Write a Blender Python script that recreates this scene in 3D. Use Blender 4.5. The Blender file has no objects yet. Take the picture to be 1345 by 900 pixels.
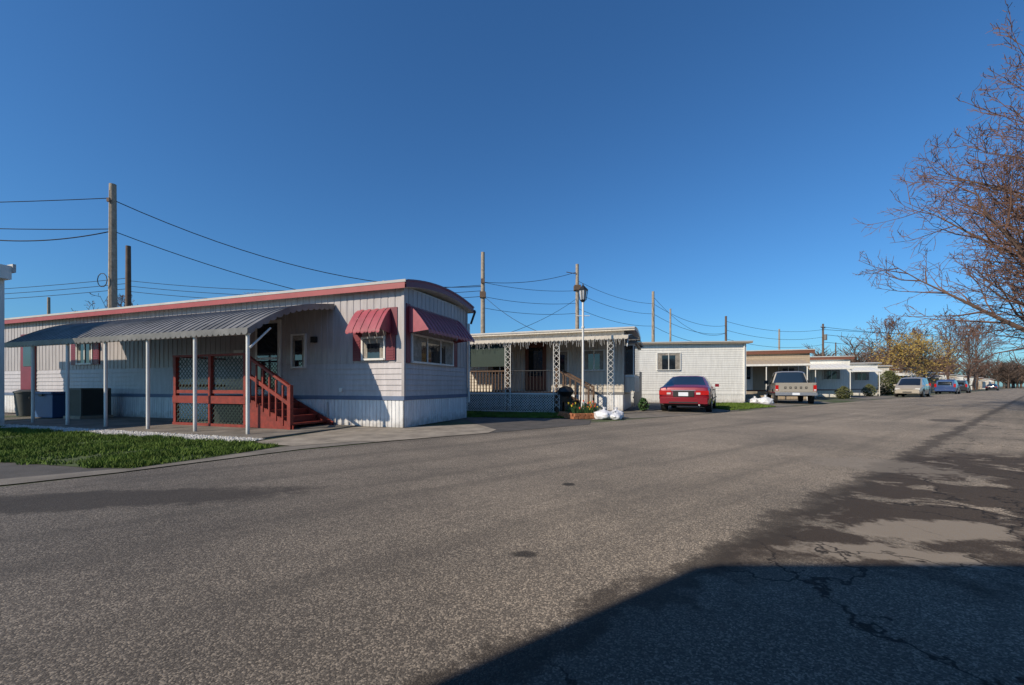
import bpy, bmesh, math, random
from mathutils import Vector, Matrix, noise as mn
random.seed(7)
scene = bpy.context.scene
R = math.radians

# ------------------------------------------------------------------ materials
def mat(name, col, rough=0.6, metal=0.0, var=0.12, vscale=3.0, bump=0.0, bscale=60.0, spec=0.5, coat=0.0, streak=False):
    m = bpy.data.materials.new(name); m.use_nodes = True
    N = m.node_tree.nodes; L = m.node_tree.links; b = N['Principled BSDF']
    b.inputs['Roughness'].default_value = rough
    b.inputs['Metallic'].default_value = metal
    b.inputs['Specular IOR Level'].default_value = spec
    if coat:
        b.inputs['Coat Weight'].default_value = coat
        b.inputs['Coat Roughness'].default_value = 0.04
    tc = N.new('ShaderNodeTexCoord')
    nz = N.new('ShaderNodeTexNoise'); nz.inputs['Scale'].default_value = vscale
    nz.inputs['Detail'].default_value = 4; nz.inputs['Roughness'].default_value = 0.65
    if streak:
        mp = N.new('ShaderNodeMapping'); mp.inputs['Scale'].default_value = (3.5, 3.5, 0.5)
        L.new(tc.outputs['Object'], mp.inputs[0]); L.new(mp.outputs[0], nz.inputs['Vector'])
    else:
        L.new(tc.outputs['Object'], nz.inputs['Vector'])
    rp = N.new('ShaderNodeValToRGB')
    rp.color_ramp.elements[0].position = 0.3; rp.color_ramp.elements[1].position = 0.7
    lo = [max(0, c*(1-var)) for c in col]; hi = [min(1, c*(1+var*0.6)) for c in col]
    rp.color_ramp.elements[0].color = (*lo, 1); rp.color_ramp.elements[1].color = (*hi, 1)
    L.new(nz.outputs['Fac'], rp.inputs['Fac']); out = rp.outputs['Color']
    if streak:   # splash-back grime near the ground
        sz = N.new('ShaderNodeSeparateXYZ'); L.new(tc.outputs['Object'], sz.inputs[0])
        n3 = N.new('ShaderNodeTexNoise'); n3.inputs['Scale'].default_value = 7; n3.inputs['Detail'].default_value = 4
        L.new(tc.outputs['Object'], n3.inputs['Vector'])
        ma = N.new('ShaderNodeMath'); ma.operation = 'MULTIPLY_ADD'; ma.inputs[1].default_value = .5
        L.new(n3.outputs['Fac'], ma.inputs[0]); L.new(sz.outputs['Z'], ma.inputs[2])
        mr = N.new('ShaderNodeMapRange'); mr.inputs['From Min'].default_value = .22; mr.inputs['From Max'].default_value = .5
        mr.inputs['To Min'].default_value = .55; mr.inputs['To Max'].default_value = 0
        L.new(ma.outputs[0], mr.inputs['Value'])
        mx = N.new('ShaderNodeMix'); mx.data_type = 'RGBA'; L.new(mr.outputs[0], mx.inputs[0]); L.new(out, mx.inputs[6]); mx.inputs[7].default_value = (.16, .13, .10, 1)
        out = mx.outputs[2]
    L.new(out, b.inputs['Base Color'])
    if bump > 0:
        n2 = N.new('ShaderNodeTexNoise'); n2.inputs['Scale'].default_value = bscale; n2.inputs['Detail'].default_value = 3
        L.new(tc.outputs['Object'], n2.inputs['Vector'])
        bp = N.new('ShaderNodeBump'); bp.inputs['Strength'].default_value = bump; bp.inputs['Distance'].default_value = 0.006
        L.new(n2.outputs['Fac'], bp.inputs['Height']); L.new(bp.outputs[0], b.inputs['Normal'])
    return m

M = {}
M['mauve'] = mat('siding_mauve_grey', (0.41, 0.375, 0.37), 0.5, var=0.2, streak=True)
M['lap'] = mat('siding_lap_grey', (0.45, 0.42, 0.43), 0.5, var=0.18, streak=True)
M['white'] = mat('white_paint', (0.70, 0.69, 0.65), 0.5, var=0.14, streak=True)
M['skirt'] = mat('skirting_white', (0.74, 0.74, 0.74), 0.5, var=0.2, streak=True)
M['bluestripe'] = mat('blue_grey_stripe', (0.11, 0.15, 0.24), 0.5)
M['cream'] = mat('siding_cream', (0.56, 0.51, 0.43), 0.55, var=.22, streak=True)
M['tan'] = mat('siding_tan', (0.40, 0.32, 0.23), 0.6, streak=True)
M['brown'] = mat('brown_trim', (0.16, 0.06, 0.035), 0.6, streak=True)
M['maroon'] = mat('maroon_paint', (0.17, 0.02, 0.033), 0.45)
M['redtrim'] = mat('red_trim', (0.32, 0.06, 0.06), 0.5)
M['pink'] = mat('awning_red', (0.35, 0.07, 0.09), 0.45, var=0.25)
M['greymetal'] = mat('awning_grey', (0.19, 0.185, 0.18), 0.5, metal=0.1, var=0.4, vscale=1.6)
M['roof'] = mat('roof_coating', (0.45, 0.44, 0.42), 0.7)
M['porchred'] = mat('porch_red_stain', (0.22, 0.025, 0.014), 0.6, var=0.4, vscale=8)
M['dkgreen'] = mat('lattice_dark_green', (0.018, 0.038, 0.03), 0.7)
M['wood'] = mat('weathered_wood', (0.11, 0.065, 0.04), 0.75, var=0.35, vscale=12)
M['pole'] = mat('utility_pole_wood', (0.34, 0.28, 0.215), 0.85, var=0.35, vscale=6, bump=0.5)
M['darkpole'] = mat('utility_pole_dark', (0.13, 0.085, 0.06), 0.85, var=0.3)
M['black'] = mat('black_plastic', (0.015, 0.015, 0.016), 0.5)
M['wire'] = mat('cable', (0.012, 0.012, 0.014), 0.6)
M['rubber'] = mat('tyre_rubber', (0.018, 0.018, 0.018), 0.8)
M['chrome'] = mat('wheel_alloy', (0.55, 0.55, 0.56), 0.3, metal=0.8)
M['glass'] = mat('window_glass', (0.018, 0.022, 0.028), 0.04, var=0.6, vscale=2.5, spec=0.9)
M['carglass'] = mat('car_glass', (0.012, 0.015, 0.017), 0.03, spec=1.0)
M['curtain'] = mat('curtain', (0.30, 0.27, 0.23), 0.8, var=0.45, vscale=9)
M['concrete'] = mat('concrete', (0.29, 0.25, 0.20), 0.9, var=0.4, vscale=2.2, bump=0.5, bscale=90)
M['concdark'] = mat('concrete_aged', (0.19, 0.168, 0.14), 0.9, var=0.45, vscale=1.6, bump=0.6, bscale=70)
M['drive'] = mat('asphalt_drive', (0.085, 0.077, 0.07), 0.9, var=0.35, vscale=2.5, bump=0.7, bscale=90)
M['gravel'] = mat('white_gravel', (0.56, 0.54, 0.51), 0.9, var=0.5, vscale=26, bump=1.0, bscale=45)
M['brick'] = mat('edging_brick', (0.42, 0.16, 0.07), 0.85, var=0.4, vscale=14)
M['soil'] = mat('soil', (0.07, 0.045, 0.03), 0.95, var=0.4, vscale=12, bump=1, bscale=30)
M['bag'] = mat('plastic_bag', (0.66, 0.67, 0.70), 0.35, var=0.15, vscale=9)
M['bluebin'] = mat('blue_bin', (0.03, 0.09, 0.22), 0.5)
M['acgrey'] = mat('ac_casing', (0.075, 0.08, 0.075), 0.6)
M['grass'] = mat('grass_blades', (0.105, 0.165, 0.026), 0.75, var=0.55, vscale=1.6, spec=0.2)
M['turf'] = mat('turf', (0.06, 0.085, 0.022), 0.95, var=0.5, vscale=1.8, bump=1, bscale=30)
M['bark'] = mat('bark', (0.11, 0.07, 0.052), 0.9, var=0.3, vscale=7)
M['twig'] = mat('twigs', (0.15, 0.08, 0.055), 0.9)
M['bud'] = mat('buds', (0.18, 0.075, 0.05), 0.8)
M['forsythia'] = mat('spring_leaf_yellow', (0.32, 0.22, 0.05), 0.8, var=0.4, vscale=1.2)
M['olive'] = mat('leaf_olive', (0.10, 0.11, 0.035), 0.8, var=0.5, vscale=0.8)
M['farwood'] = mat('distant_branches', (0.13, 0.09, 0.07), 0.9, var=0.4, vscale=0.1)
M['leafy'] = mat('plant_leaf', (0.05, 0.12, 0.03), 0.7, var=0.4, vscale=9)
M['petal'] = mat('petal', (0.7, 0.12, 0.05), 0.6)
M['petaly'] = mat('petal_yellow', (0.75, 0.55, 0.04), 0.6)
M['lens_red'] = mat('tail_lens_red', (0.42, 0.01, 0.008), 0.12, var=0.05, coat=0.5)
M['lens_clear'] = mat('lamp_lens', (0.55, 0.55, 0.55), 0.1, var=0.05)
M['plate'] = mat('number_plate', (0.68, 0.72, 0.78), 0.4)
M['underbody'] = mat('underbody', (0.012, 0.012, 0.012), 0.9)
def carpaint(n, c, metal=0.0): return mat(n, c, 0.32, metal=metal, var=0.06, vscale=1.5, coat=0.8)
M['carred'] = carpaint('paint_red', (0.22, 0.004, 0.013), 0.15)
M['cartan'] = carpaint('paint_champagne', (0.40, 0.35, 0.28), 0.2)
M['carwhite'] = carpaint('paint_white', (0.62, 0.62, 0.60))
M['carblue'] = carpaint('paint_blue', (0.03, 0.06, 0.16))
M['carblack'] = carpaint('paint_black', (0.015, 0.016, 0.02))
M['cargrey'] = carpaint('paint_grey', (0.20, 0.20, 0.20), 0.3)
M['truck'] = carpaint('paint_truck_silver', (0.36, 0.325, 0.27), 0.2)

# ------------------------------------------------------------------ mesh builder
class MB:
    def __init__(s): s.v=[]; s.f=[]; s.m=[]; s.mats=[]
    def mi(s, k):
        if k not in s.mats: s.mats.append(k)
        return s.mats.index(k)
    def poly(s, pts, k):
        i=len(s.v); s.v += [tuple(p) for p in pts]; s.f.append(tuple(range(i,i+len(pts)))); s.m.append(s.mi(k))
    def box(s, x0,x1,y0,y1,z0,z1,k):
        if x0>x1:x0,x1=x1,x0
        if y0>y1:y0,y1=y1,y0
        i=len(s.v)
        s.v += [(x0,y0,z0),(x1,y0,z0),(x1,y1,z0),(x0,y1,z0),(x0,y0,z1),(x1,y0,z1),(x1,y1,z1),(x0,y1,z1)]
        for q in ((3,2,1,0),(4,5,6,7),(0,1,5,4),(1,2,6,5),(2,3,7,6),(3,0,4,7)):
            s.f.append(tuple(i+a for a in q)); s.m.append(s.mi(k))
    def tube(s, p0, p1, r0, r1, k, n=8, cap=True):
        p0=Vector(p0); p1=Vector(p1); d=(p1-p0)
        if d.length<1e-6: return
        d.normalize(); a=Vector((0,0,1)) if abs(d.z)<.9 else Vector((1,0,0))
        x=d.cross(a).normalized(); y=d.cross(x)
        i=len(s.v); mi=s.mi(k)
        for p,r in ((p0,r0),(p1,r1)):
            for j in range(n):
                t=2*math.pi*j/n; s.v.append(tuple(p+x*math.cos(t)*r+y*math.sin(t)*r))
        for j in range(n):
            s.f.append((i+j,i+(j+1)%n,i+n+(j+1)%n,i+n+j)); s.m.append(mi)
        if cap:
            s.f.append(tuple(i+j for j in range(n))[::-1]); s.m.append(mi)
            s.f.append(tuple(i+n+j for j in range(n))); s.m.append(mi)
    def bar(s, p0, p1, w, h, k):
        p0=Vector(p0); p1=Vector(p1); d=(p1-p0).normalized()
        a=Vector((0,0,1)) if abs(d.z)<.95 else Vector((0,1,0))
        x=d.cross(a).normalized()*w/2; y=x.normalized().cross(d)*h/2
        i=len(s.v)
        for p in (p0,p1):
            for q in (-x-y, x-y, x+y, -x+y): s.v.append(tuple(p+q))
        for q in ((3,2,1,0),(4,5,6,7),(0,1,5,4),(1,2,6,5),(2,3,7,6),(3,0,4,7)):
            s.f.append(tuple(i+a for a in q)); s.m.append(s.mi(k))
    def build(s, name, parent=None, smooth=None, bevel=0):
        me=bpy.data.meshes.new(name); me.from_pydata(s.v,[],s.f)
        for k in s.mats: me.materials.append(M[k])
        me.polygons.foreach_set('material_index', s.m); me.update()
        if smooth is not None:
            me.shade_smooth(); me.set_sharp_from_angle(angle=R(smooth))
        o=bpy.data.objects.new(name, me); scene.collection.objects.link(o)
        if parent: o.parent=parent
        if bevel:
            b=o.modifiers.new('bevel','BEVEL'); b.width=bevel; b.segments=2; b.limit_method='ANGLE'
        return o

def empty(name, loc=(0,0,0), rz=0):
    e=bpy.data.objects.new(name,None); e.empty_display_size=.2
    e.location=loc; e.rotation_euler=(0,0,rz); scene.collection.objects.link(e); return e

def ribwall(mb,p0,p1,n,z0,z1,pitch,depth,k):
    p0=Vector(p0);p1=Vector(p1);n=Vector(n);Ln=(p1-p0).length;d=(p1-p0)/Ln
    cnt=max(1,int(round(Ln/pitch)));pt=Ln/cnt
    prof=[]
    for i in range(cnt):
        a=i*pt
        prof += [(a,depth),(a+pt*.80,depth),(a+pt*.86,0),(a+pt*.94,0)]
    prof.append((Ln,depth))
    for (a,o),(b,q) in zip(prof,prof[1:]):
        A=p0+d*a+n*o;B=p0+d*b+n*q
        mb.poly([(A.x,A.y,z0),(B.x,B.y,z0),(B.x,B.y,z1),(A.x,A.y,z1)],k)
def lapwall(mb,p0,p1,n,z0,z1,pitch,depth,k):
    p0=Vector(p0);p1=Vector(p1);n=Vector(n)
    cnt=max(1,int(round((z1-z0)/pitch)));pt=(z1-z0)/cnt
    for i in range(cnt):
        a=z0+i*pt;b=a+pt
        A=p0+n*depth;B=p1+n*depth;C=p0+n*.003;D=p1+n*.003
        mb.poly([(A.x,A.y,a),(B.x,B.y,a),(D.x,D.y,b),(C.x,C.y,b)],k)
        mb.poly([(C.x,C.y,a),(D.x,D.y,a),(B.x,B.y,a),(A.x,A.y,a)],k)

class Face:
    def __init__(s,org,d,n): s.o=Vector(org);s.d=Vector(d);s.n=Vector(n)
    def P(s,a,out,z):
        p=s.o+s.d*a+s.n*out; return (p.x,p.y,z)
    def box(s,mb,a0,a1,o0,o1,z0,z1,k):
        A=s.P(a0,o0,0);B=s.P(a1,o1,0); mb.box(A[0],B[0],A[1],B[1],z0,z1,k)

def window(fc,parent,name,a0,a1,z0,z1,frame='white',curt=True,mull=1,shut=None,sw=.26):
    mb=MB(); t=.045
    fc.box(mb,a0-t,a0,.0,.07,z0-t,z1+t,frame); fc.box(mb,a1,a1+t,.0,.07,z0-t,z1+t,frame)
    fc.box(mb,a0,a1,.0,.069,z1,z1+t,frame); fc.box(mb,a0-.02,a1+.02,.0,.09,z0-t,z0,frame)
    for i in range(mull):
        c=a0+(a1-a0)*(i+1)/(mull+1); fc.box(mb,c-.02,c+.02,.03,.062,z0,z1,frame)
    fc.box(mb,a0,a1,.025,.04,z0,z1,'glass')
    if curt:
        w=(a1-a0)*.2
        fc.box(mb,a0+.005,a0+w,.04,.044,z0+.01,z1-.005,'curtain'); fc.box(mb,a1-w,a1-.005,.04,.044,z0+.01,z1-.005,'curtain')
        fc.box(mb,a0+w,a1-w,.04,.043,z1-.12,z1-.005,'curtain')
    o=mb.build(name,parent)
    if shut:
        mb=MB()
        for b0,b1 in ((a0-t-sw-.02,a0-t-.02),(a1+t+.02,a1+t+sw+.02)):
            fc.box(mb,b0,b1,.02,.05,z0-.05,z1+.08,shut)
            z=z0
            while z<z1:
                fc.box(mb,b0+.03,b1-.03,.05,.06,z,z+.035,shut); z+=.06
        mb.build(name+'_shutters',parent)
    return o

def small_awning(fc,parent,name,a0,a1,zt,zb,proj,k='pink'):
    mb=MB(); n=max(3,int((a1-a0)/.1)); w=(a1-a0)/n
    K=6
    def prof(u,lift=0): return .03+proj*(u**.85)+lift*.4, zt-(zt-zb-.06)*u**1.15+lift
    for i in range(n):
        b=a0+i*w; lift=.014 if i%2 else 0
        for j in range(K):
            o0,z0=prof(j/K,lift);o1,z1=prof((j+1)/K,lift)
            mb.poly([fc.P(b,o0,z0),fc.P(b+w,o0,z0),fc.P(b+w,o1,z1),fc.P(b,o1,z1)],k)
        o1,z1=prof(1,lift)
        pts=[fc.P(b,o1,z1)]
        for q in range(5):
            t=q/4*math.pi; pts.append(fc.P(b+w/2-w/2*math.cos(t),o1+.004,z1-.05-.035*math.sin(t)))
        pts.append(fc.P(b+w,o1,z1)); mb.poly(pts,k)
    for b in (a0,a1):
        pts=[fc.P(b,.02,zt)]+[fc.P(b,*prof(j/K)) for j in range(K+1)]+[fc.P(b,.02,zb)]
        mb.poly(pts,k)
    return mb.build(name,parent)

def roof_arch(parent,name,L,W,H,oh,ohf,rise,edge,top,th=.13):
    mb=MB();n=14;y0=-oh;y1=W+oh;c=(y0+y1)/2;h=(y1-y0)/2
    zf=lambda y:H+rise*(1-((y-c)/h)**2)
    ys=[y0+(y1-y0)*i/n for i in range(n+1)]
    xa,xb=-L-.12,ohf
    for a,b in zip(ys,ys[1:]):
        mb.poly([(xa,a,zf(a)+th),(xb,a,zf(a)+th),(xb,b,zf(b)+th),(xa,b,zf(b)+th)],top)
        mb.poly([(xa,a,zf(a)),(xb,a,zf(a)),(xb,b,zf(b)),(xa,b,zf(b))],'white')
        for x in (xa,xb):
            mb.poly([(x,a,zf(a)),(x,b,zf(b)),(x,b,zf(b)+th),(x,a,zf(a)+th)],edge)
        mb.poly([(xb+.02,a,zf(a)+th+.012),(xb+.02,b,zf(b)+th+.012),(xb+.02,b,zf(b)+th-.03),(xb+.02,a,zf(a)+th-.03)],edge)
    for y in (y0,y1): mb.poly([(xa,y,H),(xb,y,H),(xb,y,H+th),(xa,y,H+th)],edge)
    mb.box(xa,xb,y0-.035,y0-.005,H+th-.05,H+th+.012,'roof')
    return mb.build(name,parent)

A0=-R(19.7)
def shell(e,L,W,H,skirt='skirt',lower='lap',upper='mauve',zs=.66,zm=1.55,stripe='bluestripe',uplap=False):
    mb=MB(); mb.box(-L+.03,-.03,.03,W-.03,.02,H+.1,'white'); mb.build('light_block_core',e)  # unseen solid box added inside the siding to block light
    sides=[((-L,0),(0,0),(0,-1)),((0,0),(0,W),(1,0)),((0,W),(-L,W),(0,1)),((-L,W),(-L,0),(-1,0))]
    mb=MB()
    for p0,p1,n in sides: ribwall(mb,p0,p1,n,.02,zs,.105,.014,skirt)
    mb.build('skirting',e)
    mb=MB()
    for p0,p1,n in sides: lapwall(mb,p0,p1,n,zs+.1,zm,.13,.022,lower)
    mb.build('lower_siding',e)
    mb=MB()
    for p0,p1,n in sides:
        if uplap: lapwall(mb,p0,p1,n,zm,H+.06,.13,.022,upper)
        else: ribwall(mb,p0,p1,n,zm,H+.06,.2,.012,upper)
    mb.build('upper_siding',e)
    mb=MB(); o=.03
    mb.box(-L-o,o,-o,-.001,zs,zs+.1,stripe); mb.box(-L-o,o,W+.001,W+o,zs,zs+.1,stripe)
    mb.box(.001,o,-.0005,W,zs+.002,zs+.098,stripe); mb.box(-L-o,-L-.001,0,W,zs+.002,zs+.098,stripe)
    mb.build('belt_stripe',e)
    mb=MB()
    for x,y in ((0,0),(0,W)):
        mb.box(x-.04,x+.033,y-.033 if y==0 else y-.04,y+.04 if y==0 else y+.033,zs+.1,H+.05,upper)
    mb.build('corner_trim',e)

# ================= HOME 1
L1,W1,H1=18.0,3.35,3.27
h1=empty('mobile_home',(-2.54,10.0,0),A0)
shell(h1,L1,W1,H1)
roof_arch(h1,'roof',L1,W1,H1,.16,.18,.20,'maroon','roof',.17)
mb=MB(); mb.box(-L1-.1,.16,-.19,-.197,H1-.02,H1+.11,'redtrim'); mb.build('side_fascia',h1)
S1=Face((0,0),(-1,0),(0,-1)); F1=Face((0,0),(0,1),(1,0))
window(S1,h1,'side_window',.52,1.12,1.66,2.14,mull=0,shut='maroon',sw=.24)
small_awning(S1,h1,'side_window_awning',.34,1.30,2.84,2.24,.42)
mb=MB(); S1.box(mb,.16,.46,.016,.03,2.2,2.86,'maroon'); S1.box(mb,1.18,1.44,.016,.03,2.2,2.3,'maroon'); mb.build('shutter_tops',h1)
window(F1,h1,'front_window',.30,2.35,1.60,2.22,mull=2)
small_awning(F1,h1,'front_window_awning',.15,2.7,2.92,2.26,.55)
mb=MB(); F1.box(mb,.05,.22,.02,.045,1.55,2.95,'maroon'); F1.box(mb,2.44,2.66,.02,.045,1.55,2.3,'maroon'); mb.build('front_shutters',h1)
window(S1,h1,'rear_side_window',11.9,12.7,1.75,2.5,mull=1,shut='maroon',sw=.3)
small_awning(S1,h1,'rear_window_awning',11.7,12.9,2.95,2.45,.35)
mb=MB(); S1.box(mb,15.2,16.1,.02,.06,.8,2.85,'maroon'); S1.box(mb,15.4,15.9,.06,.075,1.7,2.5,'glass'); mb.build('rear_door',h1)
mb=MB(); S1.box(mb,3.75,4.65,.02,.06,.78,2.75,'white'); S1.box(mb,3.85,4.55,.06,.075,.9,2.65,'glass'); S1.box(mb,3.85,4.55,.06,.08,1.7,1.76,'white'); mb.build('entrance_door',h1)
window(S1,h1,'porch_window',2.95,3.35,1.5,2.3,mull=0)
mb=MB(); S1.box(mb,5.0,5.35,.02,.14,1.75,1.98,'white'); mb.build('mailbox',h1)
mb=MB(); mb.tube((-.3,W1+.22,H1+.05),(.2,W1+.22,H1+.05),.05,.05,'black',8); mb.tube((.2,W1+.22,H1+.05),(.12,W1+.08,H1-.35),.035,.035,'black',8)
mb.tube((.07,W1+.04,H1-.35),(.07,W1+.04,.5),.035,.035,'white',8); mb.build('downspout',h1)
mb=MB(); mb.tube((-1.0,.6,H1+.1),(-1.0,.6,H1+.42),.03,.03,'roof',8); mb.tube((-6.4,.9,H1+.1),(-6.4,.9,H1+.35),.05,.05,'roof',8)
mb.tube((-7.2,2.2,H1),(-7.2,2.2,H1+.9),.018,.018,'roof',6)
for i in range(7): mb.tube((-7.65+i*.15,1.95+.02*i,H1+.88),(-7.65+i*.15,2.45-.02*i,H1+.88),.008,.008,'roof',4)
mb.tube((-7.75,2.2,H1+.88),(-6.65,2.2,H1+.88),.01,.01,'roof',5)
mb.build('roof_vents_and_antenna',h1)
mb=MB(); S1.box(mb,1.75,1.83,.02,.06,.85,.95,'white'); S1.box(mb,2.55,2.7,.02,.1,2.1,2.25,'black'); mb.tube((-2.2,-.05,.02),(-2.2,-.05,.6),.02,.02,'roof',6); mb.build('wall_fittings',h1)

def patio_awning(e,name,x0,x1,depth,zw,zo,k,posts,scallop=True,bow=.25,endval=True,rib=.2,postk='white'):
    mb=MB();K=12
    def prof(u,l=0): return (-.03-depth*u, zw-(zw-zo)*u + bow*math.sin(math.pi*u)*(.6+.4*u)+l)
    n=int((x1-x0)/rib);w=(x1-x0)/n
    for i in range(n):
        b=x0+i*w
        for j in range(K):
            y0,z0=prof(j/K);y1,z1=prof((j+1)/K)
            mb.poly([(b,y0,z0),(b+w*.8,y0,z0),(b+w*.8,y1,z1),(b,y1,z1)],k)
            mb.poly([(b+w*.8,y0,z0),(b+w*.82,y0,z0+.02),(b+w*.82,y1,z1+.02),(b+w*.8,y1,z1)],k)
            mb.poly([(b+w*.82,y0,z0+.02),(b+w*.98,y0,z0+.02),(b+w*.98,y1,z1+.02),(b+w*.82,y1,z1+.02)],k)
            mb.poly([(b+w*.98,y0,z0+.02),(b+w,y0,z0),(b+w,y1,z1),(b+w*.98,y1,z1+.02)],k)
    mb.build(name+'_panels',e)
    mb=MB(); yo,zz=prof(1)
    if scallop:
        m=int((x1-x0)/.16);w=(x1-x0)/m
        for i in range(m):
            b=x0+i*w; pts=[(b,yo-.01,zz+.04)]
            for q in range(6):
                t=q/5*math.pi; pts.append((b+w/2-w/2*math.cos(t),yo-.01,zz-.05-.05*math.sin(t)))
            pts.append((b+w,yo-.01,zz+.04)); mb.poly(pts,k)
    else: mb.box(x0,x1,yo-.03,yo,zz-.08,zz+.05,postk)
    if endval:
        for xe in (x1+.005,x0-.005):
            m=int(depth/.16)
            for i in range(m):
                ya,za=prof(i/m);yb,zb=prof((i+1)/m)
                pts=[(xe,ya,za+.03)]
                for q in range(6):
                    t=q/5; pts.append((xe,ya+(yb-ya)*(.5-.5*math.cos(t*math.pi)),za+(zb-za)*t-.07-.05*math.sin(t*math.pi)))
                pts.append((xe,yb,zb+.03)); mb.poly(pts,k)
    mb.build(name+'_valance',e)
    mb=MB()
    mb.bar((x0+.03,yo+.06,zz-.05),(x1-.03,yo+.06,zz-.05),.06,.08,postk)
    for x in posts: mb.tube((x,yo+.08,.02),(x,yo+.08,zz-.05),.035,.035,postk,10)
    mb.tube((x1-.04,yo+.08,zz-.35),(x1-.04,yo+.55,zz+.1),.02,.02,postk,6)
    mb.build(name+'_posts',e)
patio_awning(h1,'patio_awning',-10.9,-2.0,2.35,3.02,2.12,'greymetal',[-2.1-1.53*i for i in range(6)])

mb=MB()
px0,px1,py=-5.85,-3.35,-1.35
mb.box(px0,px1,py,-.05,.66,.74,'porchred')
for x in (px0,px1-.09,(px0+px1)/2): mb.box(x,x+.09,py-.002,py+.09,.02,1.72,'porchred')
mb.bar((px0,py+.04,1.74),(px1,py+.04,1.74),.12,.045,'porchred')
mb.bar((px0,py+.04,.86),(px1,py+.04,.86),.05,.08,'porchred')
mb.box(px0,px1,py-.02,py-.004,.58,.76,'porchred'); mb.box(px0,px1,py-.02,py-.004,.03,.10,'porchred')
mb.bar((px0+.04,py,1.74),(px0+.04,-.05,1.74),.1,.045,'porchred')
mb.bar((px0+.04,py,1.0),(px0+.04,-.05,1.0),.05,.08,'porchred')
sx0,sx1=-3.35,-2.15
ns=4
for i in range(ns):
    x0=sx0+(sx1-sx0)*i/ns; z=.74-(i+1)*.74/(ns+1)
    mb.box(x0-.02,x0+(sx1-sx0)/ns+.02,py+.1,-.1,z-.04,z,'porchred')
    mb.box(x0-.02,x0,py+.12,-.12,z,z+.11,'porchred')
for y in (py+.05,-.12):
    for dy in (0,-.03):
        mb.poly([(sx0,y+dy,.74),(sx0,y+dy,.05),(sx1+.2,y+dy,.02),(sx1+.2,y+dy,.12)],'porchred')
mb.bar((sx0-.03,py+.02,1.72),(sx1+.12,py+.02,.98),.09,.05,'porchred')
mb.bar((sx0-.03,py+.02,1.3),(sx1+.12,py+.02,.58),.05,.08,'porchred')
mb.box(sx1+.06,sx1+.15,py-.02,py+.07,.02,1.02,'porchred')
for i in range(6):
    t=(i+.5)/6; x=sx0+(sx1-sx0)*t; mb.bar((x,py+.02,.62-.6*t+.05),(x,py+.02,1.66-.7*t),.035,.035,'porchred')
mb.build('porch_and_stairs',h1)
def lattice(mb,x0,x1,y,z0,z1,k,sp=.11,w=.034):
    H=z1-z0;a=x0-H
    while a<x1:
        s0=max(a,x0); s1=min(a+H,x1)
        if s1-s0>.01:
            mb.poly([(s0,y,z0+s0-a-w*.7),(s1,y,z0+s1-a-w*.7),(s1,y,z0+s1-a+w*.7),(s0,y,z0+s0-a+w*.7)],k)
            mb.poly([(s0,y+.01,z1-(s0-a)-w*.7),(s1,y+.01,z1-(s1-a)-w*.7),(s1,y+.01,z1-(s1-a)+w*.7),(s0,y+.01,z1-(s0-a)+w*.7)],k)
        a+=sp
mb=MB()
lattice(mb,px0+.09,px1-.09,py+.02,.10,.58,'dkgreen',.12,.022)
lattice(mb,px0+.1,px1-.1,py+.05,.9,1.70,'dkgreen',.12,.024)
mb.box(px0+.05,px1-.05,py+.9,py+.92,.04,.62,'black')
mb.build('porch_lattice',h1)
mb=MB(); mb.box(-11.2,-1.3,-2.65,-.02,.001,.035,'concdark'); mb.build('patio_slab',h1)

HM=Matrix.Translation((-2.54,10,0))@Matrix.Rotation(A0,4,'Z')
ac=empty('air_conditioner'); ac.matrix_world=HM@Matrix.Translation((-10.6,-.75,.035))
mb=MB(); mb.box(-.42,.42,-.4,.4,0,.08,'concrete'); mb.box(-.38,.38,-.36,.36,.08,.12,'acgrey'); mb.box(-.38,.38,-.36,.36,.84,.9,'acgrey')
mb.box(-.34,.34,-.32,.32,.12,.84,'black')
for i in range(22):
    z=.14+i*.032
    for b in ((-.375,.375,-.355,-.345),(-.375,.375,.345,.355),(.365,.375,-.34,.34),(-.375,-.365,-.34,.34)): mb.box(*b,z,z+.016,'acgrey')
for x in (-.38,.34):
    for y in (-.36,.32): mb.box(x,x+.04,y,y+.04,.12,.84,'acgrey')
mb.build('casing',ac)
bn=empty('storage_bin'); bn.matrix_world=HM@Matrix.Translation((-12.3,-.7,.02))
mb=MB(); mb.box(-.5,.5,-.35,.35,0,.72,'bluebin'); mb.box(-.54,.54,-.39,.39,.72,.80,'bluebin'); mb.box(-.1,.1,-.42,-.39,.66,.74,'black'); mb.build('bin_body',bn,bevel=.02)
def bin_(x,y,k,h=.75):
    e=empty('trash_can'); e.matrix_world=HM@Matrix.Translation((x,y,.02)); mb=MB()
    mb.tube((0,0,0),(0,0,h),.22,.28,k,16); mb.tube((0,0,h),(0,0,h+.05),.30,.30,k,16); mb.tube((0,0,h+.05),(0,0,h+.11),.29,.12,k,16)
    for s in (-1,1): mb.box(s*.27-.02,s*.27+.04*s,-.06,.06,h-.18,h-.1,k)
    mb.build('can',e,smooth=40)
bin_(-14.1,-.7,'acgrey'); bin_(-16.8,-.8,'black',.85)
cp=empty('carport',(-12.6,10.6,0),A0)
mb=MB(); mb.box(-6,.30,-5.5,.0,3.62,3.95,'white'); mb.box(-6.05,.34,.002,.06,3.80,4.0,'roof'); mb.build('roof_deck',cp)
mb=MB()
for x in (.0,-3,-5.8):
    for y in (-.08,-5.3): mb.box(x-.05,x+.05,y-.05,y+.05,0.01,3.62,'white')
mb.build('posts',cp)

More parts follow.
